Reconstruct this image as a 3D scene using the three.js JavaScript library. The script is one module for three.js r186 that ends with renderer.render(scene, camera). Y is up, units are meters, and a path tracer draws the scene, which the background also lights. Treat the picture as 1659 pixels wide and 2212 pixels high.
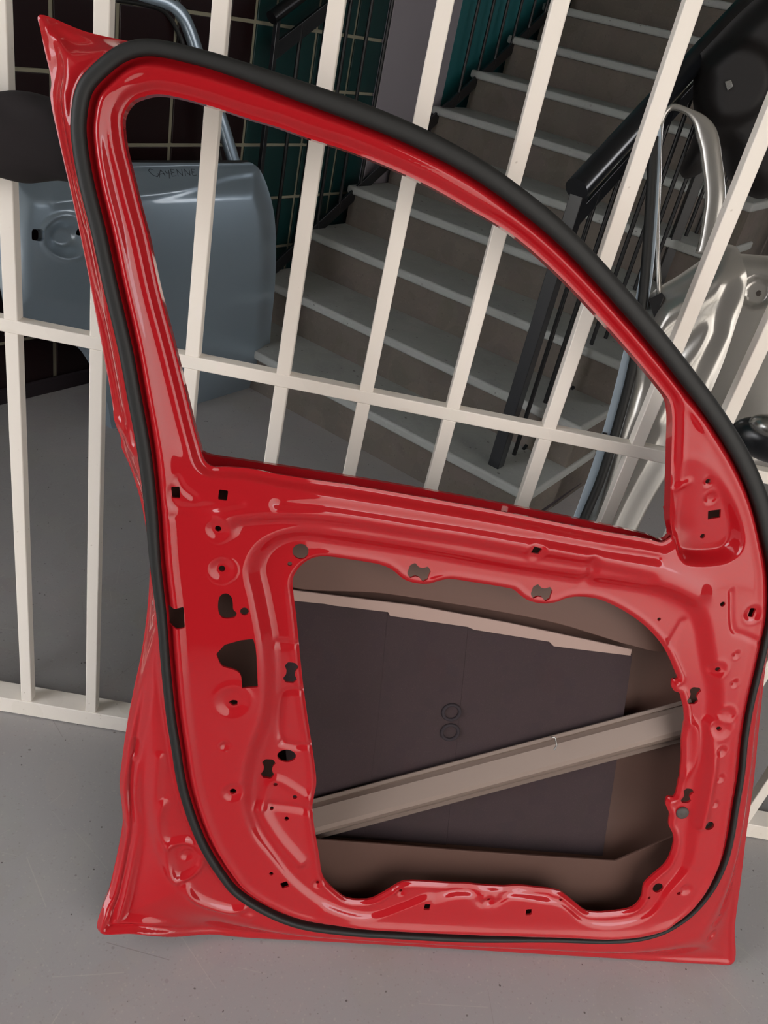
import * as THREE from 'three';
import { mergeGeometries } from 'three/addons/utils/BufferGeometryUtils.js';
import { RoundedBoxGeometry } from 'three/addons/geometries/RoundedBoxGeometry.js';

// ---------------------------------------------------------------- camera, sky, exposure
const scene = new THREE.Scene();
const camera = new THREE.PerspectiveCamera(63.09, 1659 / 2212, 0.05, 80);
camera.position.set(0, 1.4, 0);
camera.rotation.set(-0.55202, -0.08204, 0.23164, 'YXZ');
scene.background = new THREE.Color(0.97, 0.97, 1.0);
scene.environment = null;
scene.backgroundIntensity = 10.0;
const renderer = new THREE.WebGLRenderer({ antialias: true });
renderer.toneMapping = THREE.LinearToneMapping;
renderer.toneMappingExposure = 0.6;
renderer.shadowMap.enabled = true;

// ---------------------------------------------------------------- helpers
let seed = 7;
const rnd = () => { seed = (seed * 1664525 + 1013904223) >>> 0; return seed / 4294967296; };
const used = {};
function numbered(n) { const k = used[n] = (used[n] ?? -1) + 1; return k ? n + '_' + String(k).padStart(3, '0') : n; }
function tag(o, label, category, group, kind) {
  if (label) o.userData.label = label;
  if (category) o.userData.category = category;
  if (group) o.userData.group = group;
  if (kind) o.userData.kind = kind;
  return o;
}
function thing(name, label, category, group, kind) {
  const g = new THREE.Group(); g.name = numbered(name); scene.add(g);
  return tag(g, label, category, group, kind);
}
function mesh(name, geo, mat, parent) {
  const m = new THREE.Mesh(geo, mat); m.name = parent && parent !== scene ? name : numbered(name);
  m.castShadow = m.receiveShadow = true; (parent ?? scene).add(m); return m;
}
const V3 = (a) => new THREE.Vector3(a[0], a[1], a[2]);
function place(g, [O, X, Y, Z]) {            // put a group on its own base point and axes
  g.position.copy(V3(O));
  g.quaternion.setFromRotationMatrix(new THREE.Matrix4().makeBasis(V3(X), V3(Y), V3(Z)));
  return g;
}
const sm = (a, b, x) => { const t = Math.min(1, Math.max(0, (x - a) / (b - a))); return t * t * (3 - 2 * t); };
const bump = (x, c, w) => Math.exp(-((x - c) / w) * ((x - c) / w));
function box(w, h, d, x = 0, y = 0, z = 0, r = 0.002) {
  const g = r > 0 ? new RoundedBoxGeometry(w, h, d, 2, Math.min(r, w / 2.1, h / 2.1, d / 2.1)) : new THREE.BoxGeometry(w, h, d);
  g.translate(x, y, z); return g;
}
function barBetween(a, b, w, d, r = 0.002, spin = 0) {      // a bar from a to b, w wide and d deep
  const A = V3(a), B = V3(b), L = A.distanceTo(B), dir = B.clone().sub(A).normalize();
  const g = r > 0 ? new RoundedBoxGeometry(w, L, d, 2, Math.min(r, w / 2.1, d / 2.1)) : new THREE.BoxGeometry(w, L, d);
  g.rotateY(spin);
  g.applyQuaternion(new THREE.Quaternion().setFromUnitVectors(new THREE.Vector3(0, 1, 0), dir));
  g.translate((A.x + B.x) / 2, (A.y + B.y) / 2, (A.z + B.z) / 2); return g;
}
function rod(a, b, r, seg = 12) {
  const A = V3(a), B = V3(b), g = new THREE.CylinderGeometry(r, r, A.distanceTo(B), seg);
  g.applyQuaternion(new THREE.Quaternion().setFromUnitVectors(new THREE.Vector3(0, 1, 0), B.clone().sub(A).normalize()));
  g.translate((A.x + B.x) / 2, (A.y + B.y) / 2, (A.z + B.z) / 2); return g;
}
function spline(pts, closed, n) {            // smooth a list of [u, v] points
  const c = new THREE.CatmullRomCurve3(pts.map(p => new THREE.Vector3(p[0], p[1], 0)), closed, 'centripetal');
  return c.getPoints(n ?? pts.length * 6).map(p => [p.x, p.y]).slice(0, closed ? -1 : undefined);
}
function bounds(poly) {
  let a = 1e9, b = 1e9, c = -1e9, d = -1e9;
  for (const [x, y] of poly) { a = Math.min(a, x); b = Math.min(b, y); c = Math.max(c, x); d = Math.max(d, y); }
  return [a, b, c, d];
}
function dist(poly, x, y, closed) {          // signed for closed outlines (negative inside)
  let best = 1e9, inside = false;
  const n = poly.length;
  for (let i = closed ? 0 : 1, j = closed ? n - 1 : 0; i < n; j = i++) {
    const ax = poly[j][0], ay = poly[j][1], bx = poly[i][0], by = poly[i][1];
    const ex = bx - ax, ey = by - ay, px = x - ax, py = y - ay;
    let t = (px * ex + py * ey) / (ex * ex + ey * ey + 1e-12); t = t < 0 ? 0 : t > 1 ? 1 : t;
    const qx = px - t * ex, qy = py - t * ey, q = qx * qx + qy * qy;
    if (q < best) best = q;
    if (closed && ((ay > y) !== (by > y)) && (x < (bx - ax) * (y - ay) / (by - ay) + ax)) inside = !inside;
  }
  const d = Math.sqrt(best);
  return closed && inside ? -d : d;
}
function nearDist(c, x, y, reach) {          // the same, but only worked out close to the curve
  const [a, b, d, e] = c.box ??= bounds(c.poly);
  if (x < a - reach || x > d + reach || y < b - reach || y > e + reach) return reach;
  return dist(c.poly, x, y, c.closed);
}
// A pressed sheet: the part of a grid where field < 0, lifted by height, with a returned edge of its own depth.
function sheet({ box: [x0, y0, x1, y1], step, field, height, keep = () => true, edge = () => 0.003, soft = 1 }) {
  const nx = Math.ceil((x1 - x0) / step) + 1, ny = Math.ceil((y1 - y0) / step) + 1, N = nx * ny;
  const F = new Float32Array(N), Hh = new Float32Array(N).fill(NaN);
  for (let j = 0; j < ny; j++) for (let i = 0; i < nx; i++) F[j * nx + i] = field(x0 + i * step, y0 + j * step) || -1e-7;
  const hAt = (k) => { if (Number.isNaN(Hh[k])) Hh[k] = height(x0 + (k % nx) * step, y0 + Math.floor(k / nx) * step); return Hh[k]; };
  const pos = [], nor = [], uv = [], idx = [], map = new Map();
  const grad = (k) => {
    const i = k % nx, j = (k - i) / nx;
    const q = soft, i0 = Math.max(0, i - q), i1 = Math.min(nx - 1, i + q), j0 = Math.max(0, j - q), j1 = Math.min(ny - 1, j + q);
    return [-(hAt(j * nx + i1) - hAt(j * nx + i0)) / ((i1 - i0) * step), -(hAt(j1 * nx + i) - hAt(j0 * nx + i)) / ((j1 - j0) * step)];
  };
  const vert = (k0, k1) => {
    const key = k0 === k1 ? k0 : N + (k0 < k1 ? k0 * 2 + (k1 - k0 === 1 ? 0 : 1) : k1 * 2 + (k0 - k1 === 1 ? 0 : 1));
    let v = map.get(key); if (v !== undefined) return v;
    const t = k0 === k1 ? 0 : F[k0] / (F[k0] - F[k1]);
    const g0 = grad(k0), g1 = k0 === k1 ? g0 : grad(k1);
    const X = x0 + ((k0 % nx) * (1 - t) + (k1 % nx) * t) * step, Y = y0 + (Math.floor(k0 / nx) * (1 - t) + Math.floor(k1 / nx) * t) * step;
    const Z = hAt(k0) * (1 - t) + hAt(k1) * t, gx = g0[0] * (1 - t) + g1[0] * t, gy = g0[1] * (1 - t) + g1[1] * t, l = Math.hypot(gx, gy, 1);
    v = pos.length / 3; pos.push(X, Y, Z); nor.push(gx / l, gy / l, 1 / l); uv.push(X, Y); map.set(key, v); return v;
  };
  const rim = [];
  for (let j = 0; j < ny - 1; j++) for (let i = 0; i < nx - 1; i++) {
    const k = j * nx + i, c = [k, k + 1, k + 1 + nx, k + nx];
    const s = c.map(q => F[q] < 0);
    if (!(s[0] || s[1] || s[2] || s[3]) || !keep(x0 + (i + 0.5) * step, y0 + (j + 0.5) * step)) continue;
    const poly = [];
    for (let q = 0; q < 4; q++) {
      const r = (q + 1) % 4;
      if (s[q]) poly.push([vert(c[q], c[q]), 0]);
      if (s[q] !== s[r]) poly.push([vert(c[q], c[r]), s[q] ? 1 : 2]);
    }
    for (let q = 1; q < poly.length - 1; q++) idx.push(poly[0][0], poly[q][0], poly[q + 1][0]);
    for (let q = 0; q < poly.length; q++) { const r = (q + 1) % poly.length; if (poly[q][1] === 1 && poly[r][1] === 2) rim.push([poly[q][0], poly[r][0]]); }
  }
  for (const [a, b] of rim) {
    const pa = [pos[3 * a], pos[3 * a + 1], pos[3 * a + 2]], pb = [pos[3 * b], pos[3 * b + 1], pos[3 * b + 2]];
    const dx = pb[0] - pa[0], dy = pb[1] - pa[1], l = Math.hypot(dx, dy) || 1, n = [dy / l, -dx / l, 0];
    const e = edge(pa[0], pa[1]), o = pos.length / 3;
    for (const [p, d] of [[pa, 0], [pb, 0], [pb, e], [pa, e]]) { pos.push(p[0], p[1], p[2] - d); nor.push(...n); uv.push(p[0], p[1]); }
    idx.push(o, o + 2, o + 1, o, o + 3, o + 2);
  }
  const g = new THREE.BufferGeometry();
  g.setAttribute('position', new THREE.Float32BufferAttribute(pos, 3));
  g.setAttribute('normal', new THREE.Float32BufferAttribute(nor, 3));
  g.setAttribute('uv', new THREE.Float32BufferAttribute(uv, 2));
  g.setIndex(idx); return g;
}
function sweep(pts, size, closed, normal = [0, 0, 1], seg = 14, flat = 2) {   // an elliptical profile along 3D points; size(i) gives [width, height]
  const n = pts.length, pos = [], idx = [], N = V3(normal);
  for (let i = 0; i < n; i++) {
    const a = V3(pts[closed ? (i - 1 + n) % n : Math.max(0, i - 1)]), b = V3(pts[closed ? (i + 1) % n : Math.min(n - 1, i + 1)]);
    const t = b.sub(a).normalize(), s = new THREE.Vector3().crossVectors(t, N).normalize(), u = new THREE.Vector3().crossVectors(s, t);
    const [w, h] = size(i / n, i);
    for (let k = 0; k < seg; k++) {
      const q = k / seg * Math.PI * 2, c = Math.cos(q), d = Math.sin(q);
      const ex = Math.sign(c) * Math.pow(Math.abs(c), 2 / flat) * w, ey = Math.sign(d) * Math.pow(Math.abs(d), 2 / flat) * h;
      pos.push(pts[i][0] + s.x * ex + u.x * ey, pts[i][1] + s.y * ex + u.y * ey, pts[i][2] + s.z * ex + u.z * ey);
    }
  }
  for (let i = 0; i < (closed ? n : n - 1); i++) for (let k = 0; k < seg; k++) {
    const a = i * seg + k, b = i * seg + (k + 1) % seg, c = ((i + 1) % n) * seg + k, d = ((i + 1) % n) * seg + (k + 1) % seg;
    idx.push(a, b, c, b, d, c);
  }
  if (!closed) for (const [o, f] of [[0, 0], [(n - 1) * seg, 1]]) for (let k = 1; k < seg - 1; k++) idx.push(...(f ? [o, o + k, o + k + 1] : [o, o + k + 1, o + k]));
  const g = new THREE.BufferGeometry();
  g.setAttribute('position', new THREE.Float32BufferAttribute(pos, 3));
  g.setAttribute('uv', new THREE.Float32BufferAttribute(new Float32Array(pos.length / 3 * 2), 2));
  g.setIndex(idx); g.computeVertexNormals(); return g;
}
function plate(poly, depth, z = 0, bevel = 0.001, holes = []) {     // an outline in the thing's own plane, with thickness
  const s = new THREE.Shape(poly.map(p => new THREE.Vector2(p[0], p[1])));
  for (const h of holes) s.holes.push(new THREE.Path(h.map(p => new THREE.Vector2(p[0], p[1]))));
  const g = new THREE.ExtrudeGeometry(s, { depth: depth - 2 * bevel, bevelEnabled: bevel > 0, bevelSize: bevel, bevelThickness: bevel, bevelSegments: 2, bevelOffset: -bevel, curveSegments: 8 });
  g.translate(0, 0, z - depth + bevel); return g;          // front face at z
}
// ---------------------------------------------------------------- textures
function noiseTex(size, fill, paint, srgb = true) {
  const c = document.createElement('canvas'); c.width = c.height = size; const x = c.getContext('2d');
  x.fillStyle = fill; x.fillRect(0, 0, size, size); paint(x, size);
  const t = new THREE.CanvasTexture(c); t.wrapS = t.wrapT = THREE.RepeatWrapping; if (srgb) t.colorSpace = THREE.SRGBColorSpace; return t;
}
const blotch = (x, S, n, r0, r1, col, alpha) => { for (let i = 0; i < n; i++) { const px = rnd() * S, py = rnd() * S, r = r0 + rnd() * (r1 - r0); x.globalAlpha = alpha * rnd(); x.fillStyle = col(); x.beginPath(); x.ellipse(px, py, r, r * (0.4 + rnd() * 0.8), rnd() * 3, 0, 7); x.fill(); } x.globalAlpha = 1; };
const floorTex = noiseTex(2048, '#9f9c9b', (x, S) => {
  blotch(x, S, 500, 20, 110, () => rnd() < 0.5 ? '#97908b' : '#aaa39d', 0.16);
  blotch(x, S, 30000, 0.7, 3.2, () => rnd() < 0.5 ? '#8b8580' : '#b4ada7', 0.45);
  blotch(x, S, 420, 0.8, 3.2, () => '#3f3a37', 0.9);
  blotch(x, S, 60, 2, 6, () => '#55504c', 0.6);
  for (let i = 0; i < 130; i++) { x.globalAlpha = 0.2 + 0.35 * rnd(); x.strokeStyle = rnd() < 0.35 ? '#6d6762' : '#b8b1ab'; x.lineWidth = 0.8 + rnd() * 1.6; const a = rnd() * S, b = rnd() * S, q = rnd() * 6.28, l = 20 + rnd() * 180; x.beginPath(); x.moveTo(a, b); x.quadraticCurveTo(a + Math.cos(q) * l / 2 + rnd() * 10, b + Math.sin(q) * l / 2, a + Math.cos(q) * l, b + Math.sin(q) * l); x.stroke(); }
  x.globalAlpha = 1;
});
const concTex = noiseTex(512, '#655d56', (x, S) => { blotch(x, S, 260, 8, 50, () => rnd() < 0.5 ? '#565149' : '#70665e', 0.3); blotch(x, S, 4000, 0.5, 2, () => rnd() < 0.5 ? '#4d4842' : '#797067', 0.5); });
const treadTex = noiseTex(512, '#9fa19d', (x, S) => { blotch(x, S, 200, 8, 50, () => rnd() < 0.5 ? '#939592' : '#a9aba7', 0.3); blotch(x, S, 3000, 0.5, 2.2, () => rnd() < 0.5 ? '#858886' : '#b9bbb7', 0.5); blotch(x, S, 60, 1, 4, () => '#4d4b48', 0.8); });
const creamTex = noiseTex(512, '#f2eadf', (x, S) => { blotch(x, S, 60, 6, 40, () => rnd() < 0.5 ? '#e2d5c4' : '#f3ece2', 0.25); blotch(x, S, 60, 0.5, 2.5, () => '#a08f7c', 0.5); });
const matTex = noiseTex(512, '#3a2c2e', (x, S) => { blotch(x, S, 12000, 0.6, 1.8, () => rnd() < 0.5 ? '#2d2224' : '#4a3a3c', 0.6); blotch(x, S, 60, 10, 60, () => '#33272a', 0.3); });
// ---------------------------------------------------------------- materials
const std = (color, roughness, more = {}) => new THREE.MeshStandardMaterial({ color, roughness, side: THREE.DoubleSide, ...more });
const phy = (color, roughness, more = {}) => new THREE.MeshPhysicalMaterial({ color, roughness, side: THREE.DoubleSide, ...more });
const rep = (t, r) => { const c = t.clone(); c.repeat.set(r, r); return c; };
const M = {
  red: phy(new THREE.Color().setRGB(0.43, 0.008, 0.013), 0.5, { specularIntensity: 0.15, clearcoat: 1, clearcoatRoughness: 0.04 }),
  redDull: std('#5f4136', 0.5),
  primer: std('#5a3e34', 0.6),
  rubber: std('#171716', 0.58),
  cream: std('#ffffff', 0.42, { map: rep(creamTex, 2.5) }),
  floor: std('#ffffff', 0.55, { map: rep(floorTex, 0.8) }),
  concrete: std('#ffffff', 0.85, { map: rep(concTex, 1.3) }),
  tread: std('#ffffff', 0.7, { map: rep(treadTex, 1.5) }),
  black: std('#121215', 0.35),
  blackPaint: phy('#14171c', 0.3, { clearcoat: 0.6, clearcoatRoughness: 0.2 }),
  maroon: phy('#1d0b0e', 0.3), teal: phy('#0f3434', 0.3), grout: std('#97937f', 0.85),
  tealWall: std('#1b6468', 0.6), pillar: std('#8d878e', 0.8),
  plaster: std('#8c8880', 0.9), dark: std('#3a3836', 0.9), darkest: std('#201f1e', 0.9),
  silverBlue: phy('#93a4b1', 0.3, { metalness: 0.42, clearcoat: 1, clearcoatRoughness: 0.08 }),
  champagne: phy('#b4b1ab', 0.2, { metalness: 0.62, clearcoat: 1, clearcoatRoughness: 0.04 }),
  skyTintedEdge: phy('#aebdca', 0.3, { metalness: 0.2, clearcoat: 0.8 }),  // champagne door edge, tinted pale blue to stand in for sky light
  pad: std('#ffffff', 0.95, { map: rep(matTex, 5) }),
  cloth: std('#1b1516', 0.95), trim: std('#0e0909', 0.6), purple: std('#2a2126', 0.8),
  steel: std('#b9b9b6', 0.25, { metalness: 0.9 }), glue: std('#a98f85', 0.7), sillBrown: std('#563b31', 0.7),
  ground: std('#b5b0a6', 0.9), addedFacade: std('#d8d2ca', 0.9),
};
// ---------------------------------------------------------------- room shell
const uvBox = (g) => { const p = g.attributes.position, n = g.attributes.normal, u = g.attributes.uv; for (let i = 0; i < p.count; i++) { const ax = Math.abs(n.getX(i)), ay = Math.abs(n.getY(i)), az = Math.abs(n.getZ(i)); if (ay >= ax && ay >= az) u.setXY(i, p.getX(i), p.getZ(i)); else if (ax >= az) u.setXY(i, p.getZ(i), p.getY(i)); else u.setXY(i, p.getX(i), p.getY(i)); } return g; };
function slab(name, mat, x0, x1, y0, y1, z0, z1) { const m = mesh(name, uvBox(box(x1 - x0, y1 - y0, z1 - z0, (x0 + x1) / 2, (y0 + y1) / 2, (z0 + z1) / 2, 0)), mat); m.userData.kind = 'structure'; return m; }
slab('floor', M.floor, -3.4, 5, -0.15, 0, -8.2, 1.8);
slab('ceiling', M.plaster, -3.4, 5, 3.3, 3.5, -8.2, 1.8);
slab('wall_back', M.dark, -3.4, 5, 0, 3.3, -8.2, -8);
slab('wall_right', M.dark, 4.8, 5, 0, 2.2, -8, 1.8);
slab('wall_right_upper', M.dark, 4.8, 5, 3.2, 3.3, -8, 1.8);
slab('wall_right_rear', M.dark, 4.8, 5, 2.2, 3.2, -8, -4.1);
slab('wall_right_front', M.dark, 4.8, 5, 2.2, 3.2, -2.5, 1.8);
slab('wall_behind', M.darkest, -2.4, 0.42, 0, 3.3, 1.6, 1.8);
slab('trim_1', M.plaster, 0.42, 4.8, 3.2, 3.3, 1.6, 1.8);
slab('added_yard_wall', M.addedFacade, -3, 16, 0, 7, 8, 8.3);  // unseen, added to hide the low sky and bounce softer light inside
slab('wall_left', M.plaster, -2.4, -2.2, 0, 3.3, 1.4, 1.8);
slab('trim_2', M.plaster, -2.4, -2.2, 3.0, 3.3, -1.0, 1.4);
slab('trim_3', M.plaster, -2.4, -2.2, 0, 0.12, -1.0, 1.4);
slab('wall_left_rear', M.plaster, -2.4, -2.2, 0, 3.3, -1.3, -1.0);
slab('wall_left_return', M.plaster, -3.4, -2.2, 0, 3.3, -1.4, -1.3);
slab('wall_left_far', M.plaster, -3.4, -3.2, 0, 3.3, -8, -1.4);
slab('ground', M.ground, -40, 40, -0.2, -0.02, 1.8, 40);
slab('ground_side', M.ground, -40, -3.4, -0.2, -0.02, -20, 1.8);

// ---------------------------------------------------------------- tiled wall beside the stair
{
  const w = thing('tiled_wall', null, null, null, 'structure'); place(w, [[-1.92501,-0.00000,-1.34790],[0.57358,0.00000,-0.81915],[0.00000,1.00000,0.00000],[0.81915,0.00000,0.57358]]);
  mesh('wall_core', box(9.2, 3.3, 0.12, 3.6, 1.65, -0.068, 0), M.tealWall, w);
  mesh('grout_bed', box(4.4, 1.8, 0.006, 1.0, 0.9, -0.006, 0), M.grout, w);
  const P0 = 2.05, dp = 0.2237, gap = 0.016, lens = {};
  const tileGeo = (wd) => lens[wd.toFixed(3)] ??= box(wd - gap, 0.2 - 0.012, 0.008, 0, 0, 0, 0.002);
  for (let i = -9; i <= 4; i++) for (let j = 0; j < 9; j++) {
    const spans = i === 1 ? [[P0 + dp, P0 + 1.55 * dp], [P0 + 1.55 * dp, P0 + 2 * dp]] : [[P0 + i * dp, P0 + (i + 1) * dp]];
    for (const [s, e] of spans) {
      const g = tileGeo(e - s);
      const m = mesh('tile', g, (s + e) / 2 > 2.39 ? M.teal : M.maroon, w); m.position.set((s + e) / 2, j * 0.2 + 0.1 + 0.006, 0.0);
    }
  }
  mesh('skirting', box(4.4, 0.05, 0.02, 1.0, 0.025, 0.008), M.purple, w);
  mesh('pillar', box(0.49, 3.3, 0.06, 3.375, 1.65, 0.0, 0.004), M.pillar, w);
}
// ---------------------------------------------------------------- staircase
const SP = [0.57358, -0.81915], SA = [0.81915, 0.57358];                 // up the stair, along a step
const st = (p, y, s) => [SP[0] * p + SA[0] * s, y, SP[1] * p + SA[1] * s];
{
  const w = thing('staircase', null, null, null, 'structure'); place(w, [[-1.92501,-0.00000,-1.34790],[0.57358,0.00000,-0.81915],[0.00000,1.00000,0.00000],[0.81915,0.00000,0.57358]]);
  const RISE = 0.1645, GO = 0.262, S0 = 0.06, S1 = 1.55, off = 1.945;      // local x runs up the stair, z along a step
  for (let k = 1; k <= 16; k++) {
    const x = off + GO * k, wd = S1 - S0, zc = (S0 + S1) / 2;
    mesh('riser', uvBox(box(0.5, RISE * k - 0.03, wd, x + 0.27, (RISE * k - 0.03) / 2, zc, 0)), M.concrete, w);  // brown of its own, darkened further to make up for the frontal light
    mesh('tread', uvBox(box(0.52, 0.034, wd + 0.02, x + 0.26, RISE * k - 0.017, zc, 0.01)), M.tread, w);
  }
}
// ---------------------------------------------------------------- stair railings
function railing(s, label, p0, p1, lowY, highY, step, padded) {
  const g = thing('stair_railing', label, 'railing'); g.position.set(...st(p0, 0, s));
  const P = (p, y, ds = 0) => { const q = st(p, y, s + ds), o = st(p0, 0, s); return [q[0] - o[0], q[1], q[2] - o[2]]; };
  const k = 0.615, lo = (p) => lowY + (p - p0) * k, hi = (p) => highY + (p - p0) * k;
  const ang = Math.atan2(SP[0], SP[1]);
  mesh('newel_post', barBetween(P(p0, 0), P(p0, hi(p0) + 0.02), padded ? 0.04 : 0.018, padded ? 0.04 : 0.018, 0.002, ang), M.blackPaint, g);
  mesh('lower_rail', barBetween(P(p0, lo(p0)), P(p1, lo(p1)), 0.012, 0.05, 0.002, ang), M.blackPaint, g);
  mesh('upper_rail', barBetween(P(p0, hi(p0) - 0.12), P(p1, hi(p1) - 0.12), 0.012, 0.05, 0.002, ang), M.blackPaint, g);
  mesh('handrail', rod(P(p0 - 0.03, hi(p0 - 0.03)), P(p1, hi(p1)), padded ? 0.034 : 0.022, 20), padded ? M.blackPaint : M.black, g);
  for (let p = p0 + step, i = 1; p < p1; p += step, i++) if (padded || p < 3.12 || p > 3.66) mesh('baluster', i % 8 === 0 ? barBetween(P(p, lo(p) - 0.05), P(p, hi(p)), 0.035, 0.035) : rod(P(p, lo(p) - 0.01), P(p, hi(p) - 0.1), 0.0075, 8), M.black, g);
  return g;
}
railing(-0.96, 'black stair railing with padded handrail on the open right side of the stairs', 2.28, 5.6, 0.02, 1.06, 0.125, true);
railing(-2.27, 'dark thin-barred stair railing in front of the green tiled wall', 2.42, 5.6, 0.26, 1.25, 0.125, false);

// ---------------------------------------------------------------- cream fence
{
  const f = thing('steel_fence', 'cream painted steel fence of square bars that the red door leans on', 'fence'); place(f, [[0.00000,0.00000,-1.21212],[1.00000,0.00000,0.00000],[0.00000,1.00000,0.00000],[0.00000,0.00000,1.00000]]);
  const X = [-0.8, -0.66, -0.5252, -0.3945, -0.247, -0.1041, 0.0286, 0.1687, 0.3275, 0.4748, 0.597, 0.74, 0.88, 1.02];
  const RY = 0.8615, t = 0.0215;
  const long = (w, h, d, x, y, z) => { const g = box(w, h, d, x, y, z, 0.0018); return uvBox(g); };
  mesh('middle_rail', long(2.3, t, t, 0.15, RY - t / 2 + 0.002, -t / 2), M.cream, f);
  mesh('bottom_rail', long(2.3, 0.04, 0.045, 0.15, 0.022, -0.0225), M.cream, f);
  const lower = long(t, RY - t - 0.04, t, 0, 0, 0), upper = long(t, 1.5, t, 0, 0, 0);
  for (const x of X) {
    const b = mesh('lower_bar', lower, M.cream, f); b.position.set(x, 0.042 + (RY - t - 0.04) / 2, -t / 2 - 0.0015);
    const c = mesh('upper_bar', upper, M.cream, f); c.position.set(x, RY + 0.75, -t / 2 - 0.0015);
  }
}
// ---------------------------------------------------------------- the red car door
{
  const door = thing('car_door', 'stripped red front car door shell leaning on the cream fence, inner side out', 'car door'); place(door, [[-0.23913,0.00000,-0.79434],[0.99496,0.00000,-0.10031],[-0.02562,0.96682,-0.25416],[0.09698,0.25545,0.96195]]);
  const outline = spline([[0.0050,0.0360], [0.0683,0.0347], [0.1422,0.0151]].concat([[0.2196,0.0055],[0.3788,0.0053],[0.6284,0.0046],[0.8920,0.0027],[1.1136,0.0015],[1.1522,0.0051],[1.1287,0.0919],[1.1069,0.1952],[1.0852,0.2940],[1.0661,0.3888],[1.0361,0.5146],[1.0145,0.6085],[1.0032,0.6663],[0.9883,0.7384],[0.9664,0.8069],[0.9382,0.8569],[0.9023,0.9079],[0.8556,0.9613],[0.8001,1.0111],[0.7430,1.0572],[0.6791,1.1053],[0.6164,1.1489],[0.5530,1.1902],[0.5032,1.2184],[0.4452,1.2459],[0.3899,1.2682],[0.3374,1.2835],[0.2869,1.2948],[0.2257,1.3052],[0.1546,1.3142],[0.0854,1.3235],[0.0182,1.3291],[-0.0371,1.3282]]).concat([[-0.1080,1.3280],[-0.1623,1.3343],[-0.1589,1.3187],[-0.1539,1.3004],[-0.1444,1.2678],[-0.1445,1.2503],[-0.1320,1.2043],[-0.1119,1.1393],[-0.0906,1.0657],[-0.0715,0.9939],[-0.0515,0.9187],[-0.0371,0.8614],[-0.0305,0.8464],[-0.0282,0.8325],[-0.0160,0.8095],[0.0037,0.7589],[0.0215,0.6854],[0.0259,0.6432],[0.0272,0.5775],[0.0245,0.5168],[0.0192,0.4618],[0.0143,0.3975],[0.0121,0.3399]]).concat([[0.0119,0.2935], [0.0215,0.2300], [0.0195,0.1738], [0.0138,0.1072]]), true, 560);
  const seal = spline([[-0.0750,1.2877],[-0.0538,1.3068],[-0.0289,1.3171],[0.0231,1.3187],[0.0876,1.3133],[0.1541,1.3048],[0.2224,1.2956],[0.2811,1.2855],[0.3298,1.2741],[0.3803,1.2589],[0.4334,1.2374],[0.4893,1.2104],[0.5367,1.1825],[0.5986,1.1416],[0.6589,1.0996],[0.7203,1.0532],[0.7751,1.0094],[0.8294,0.9587],[0.8740,0.9057],[0.9064,0.8539],[0.9353,0.7982],[0.9591,0.7241],[0.9656,0.6772],[0.9708,0.6290],[0.9778,0.5622],[0.9881,0.5040],[1.0028,0.4419],[1.0138,0.3775],[1.0252,0.3112],[1.0288,0.2625],[1.0219,0.2051],[1.0004,0.1534],[0.9649,0.1143],[0.9237,0.0941],[0.8642,0.0839],[0.7722,0.0807],[0.6531,0.0765],[0.6091,0.0755],[0.4932,0.0754],[0.4072,0.0762],[0.3224,0.0856],[0.2640,0.1088],[0.2137,0.1421],[0.1881,0.1729],[0.1496,0.2336],[0.1127,0.3233],[0.0911,0.4093],[0.0807,0.4541],[0.0656,0.5350],[0.0524,0.6134],[0.0373,0.6876],[0.0246,0.7650],[0.0083,0.8468],[-0.0084,0.9113],[-0.0252,0.9738],[-0.0505,1.0526],[-0.0665,1.1058],[-0.0848,1.1598],[-0.0947,1.1981],[-0.0982,1.2277],[-0.0933,1.2623]], true, 420);
  const glass = spline([[-0.0493,1.2240],[-0.0508,1.2421],[-0.0425,1.2584],[-0.0294,1.2669],[-0.0144,1.2723],[0.0048,1.2735],[0.0439,1.2715],[0.0940,1.2662],[0.1266,1.2636],[0.1629,1.2584],[0.2152,1.2529],[0.2809,1.2409],[0.3258,1.2300],[0.3723,1.2156],[0.4348,1.1950],[0.5050,1.1582],[0.5672,1.1187],[0.6261,1.0786],[0.6883,1.0332],[0.7032,1.0204],[0.7125,1.0032],[0.7269,0.9519],[0.7415,0.8976],[0.7550,0.8493],[0.7634,0.8286]].concat([[0.7566,0.8211],[0.7497,0.8172],[0.7309,0.8190],[0.6413,0.8225],[0.5156,0.8296],[0.4021,0.8342],[0.2871,0.8379],[0.1850,0.8389],[0.1471,0.8412],[0.1164,0.8392],[0.0994,0.8373]]).concat([[0.0885,0.8422],[0.0762,0.8661],[0.0490,0.9412],[0.0343,0.9823],[0.0086,1.0515],[-0.0111,1.1129],[-0.0270,1.1556],[-0.0378,1.1864],[-0.0440,1.2034]]), true, 380);
  const ring = spline([[0.2141,0.5432],[0.2200,0.4741],[0.2078,0.3926],[0.2092,0.3263],[0.2273,0.2681],[0.2580,0.2269],[0.3061,0.1723],[0.3731,0.1283],[0.4365,0.1169],[0.4938,0.1449],[0.5292,0.1647],[0.7454,0.1688],[0.8041,0.1339],[0.8639,0.1313],[0.9170,0.1551],[0.9359,0.2079],[0.9549,0.2579],[0.9476,0.3235],[0.9363,0.4139],[0.9254,0.5008],[0.9074,0.5833],[0.8762,0.6450],[0.8461,0.7045],[0.8192,0.7304],[0.7699,0.7453],[0.6592,0.7487],[0.5307,0.7521],[0.3925,0.7585],[0.2926,0.7609],[0.2279,0.7602],[0.1986,0.7493],[0.1789,0.7294],[0.1712,0.6999],[0.1838,0.6576],[0.2010,0.6016]], true, 260);
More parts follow.
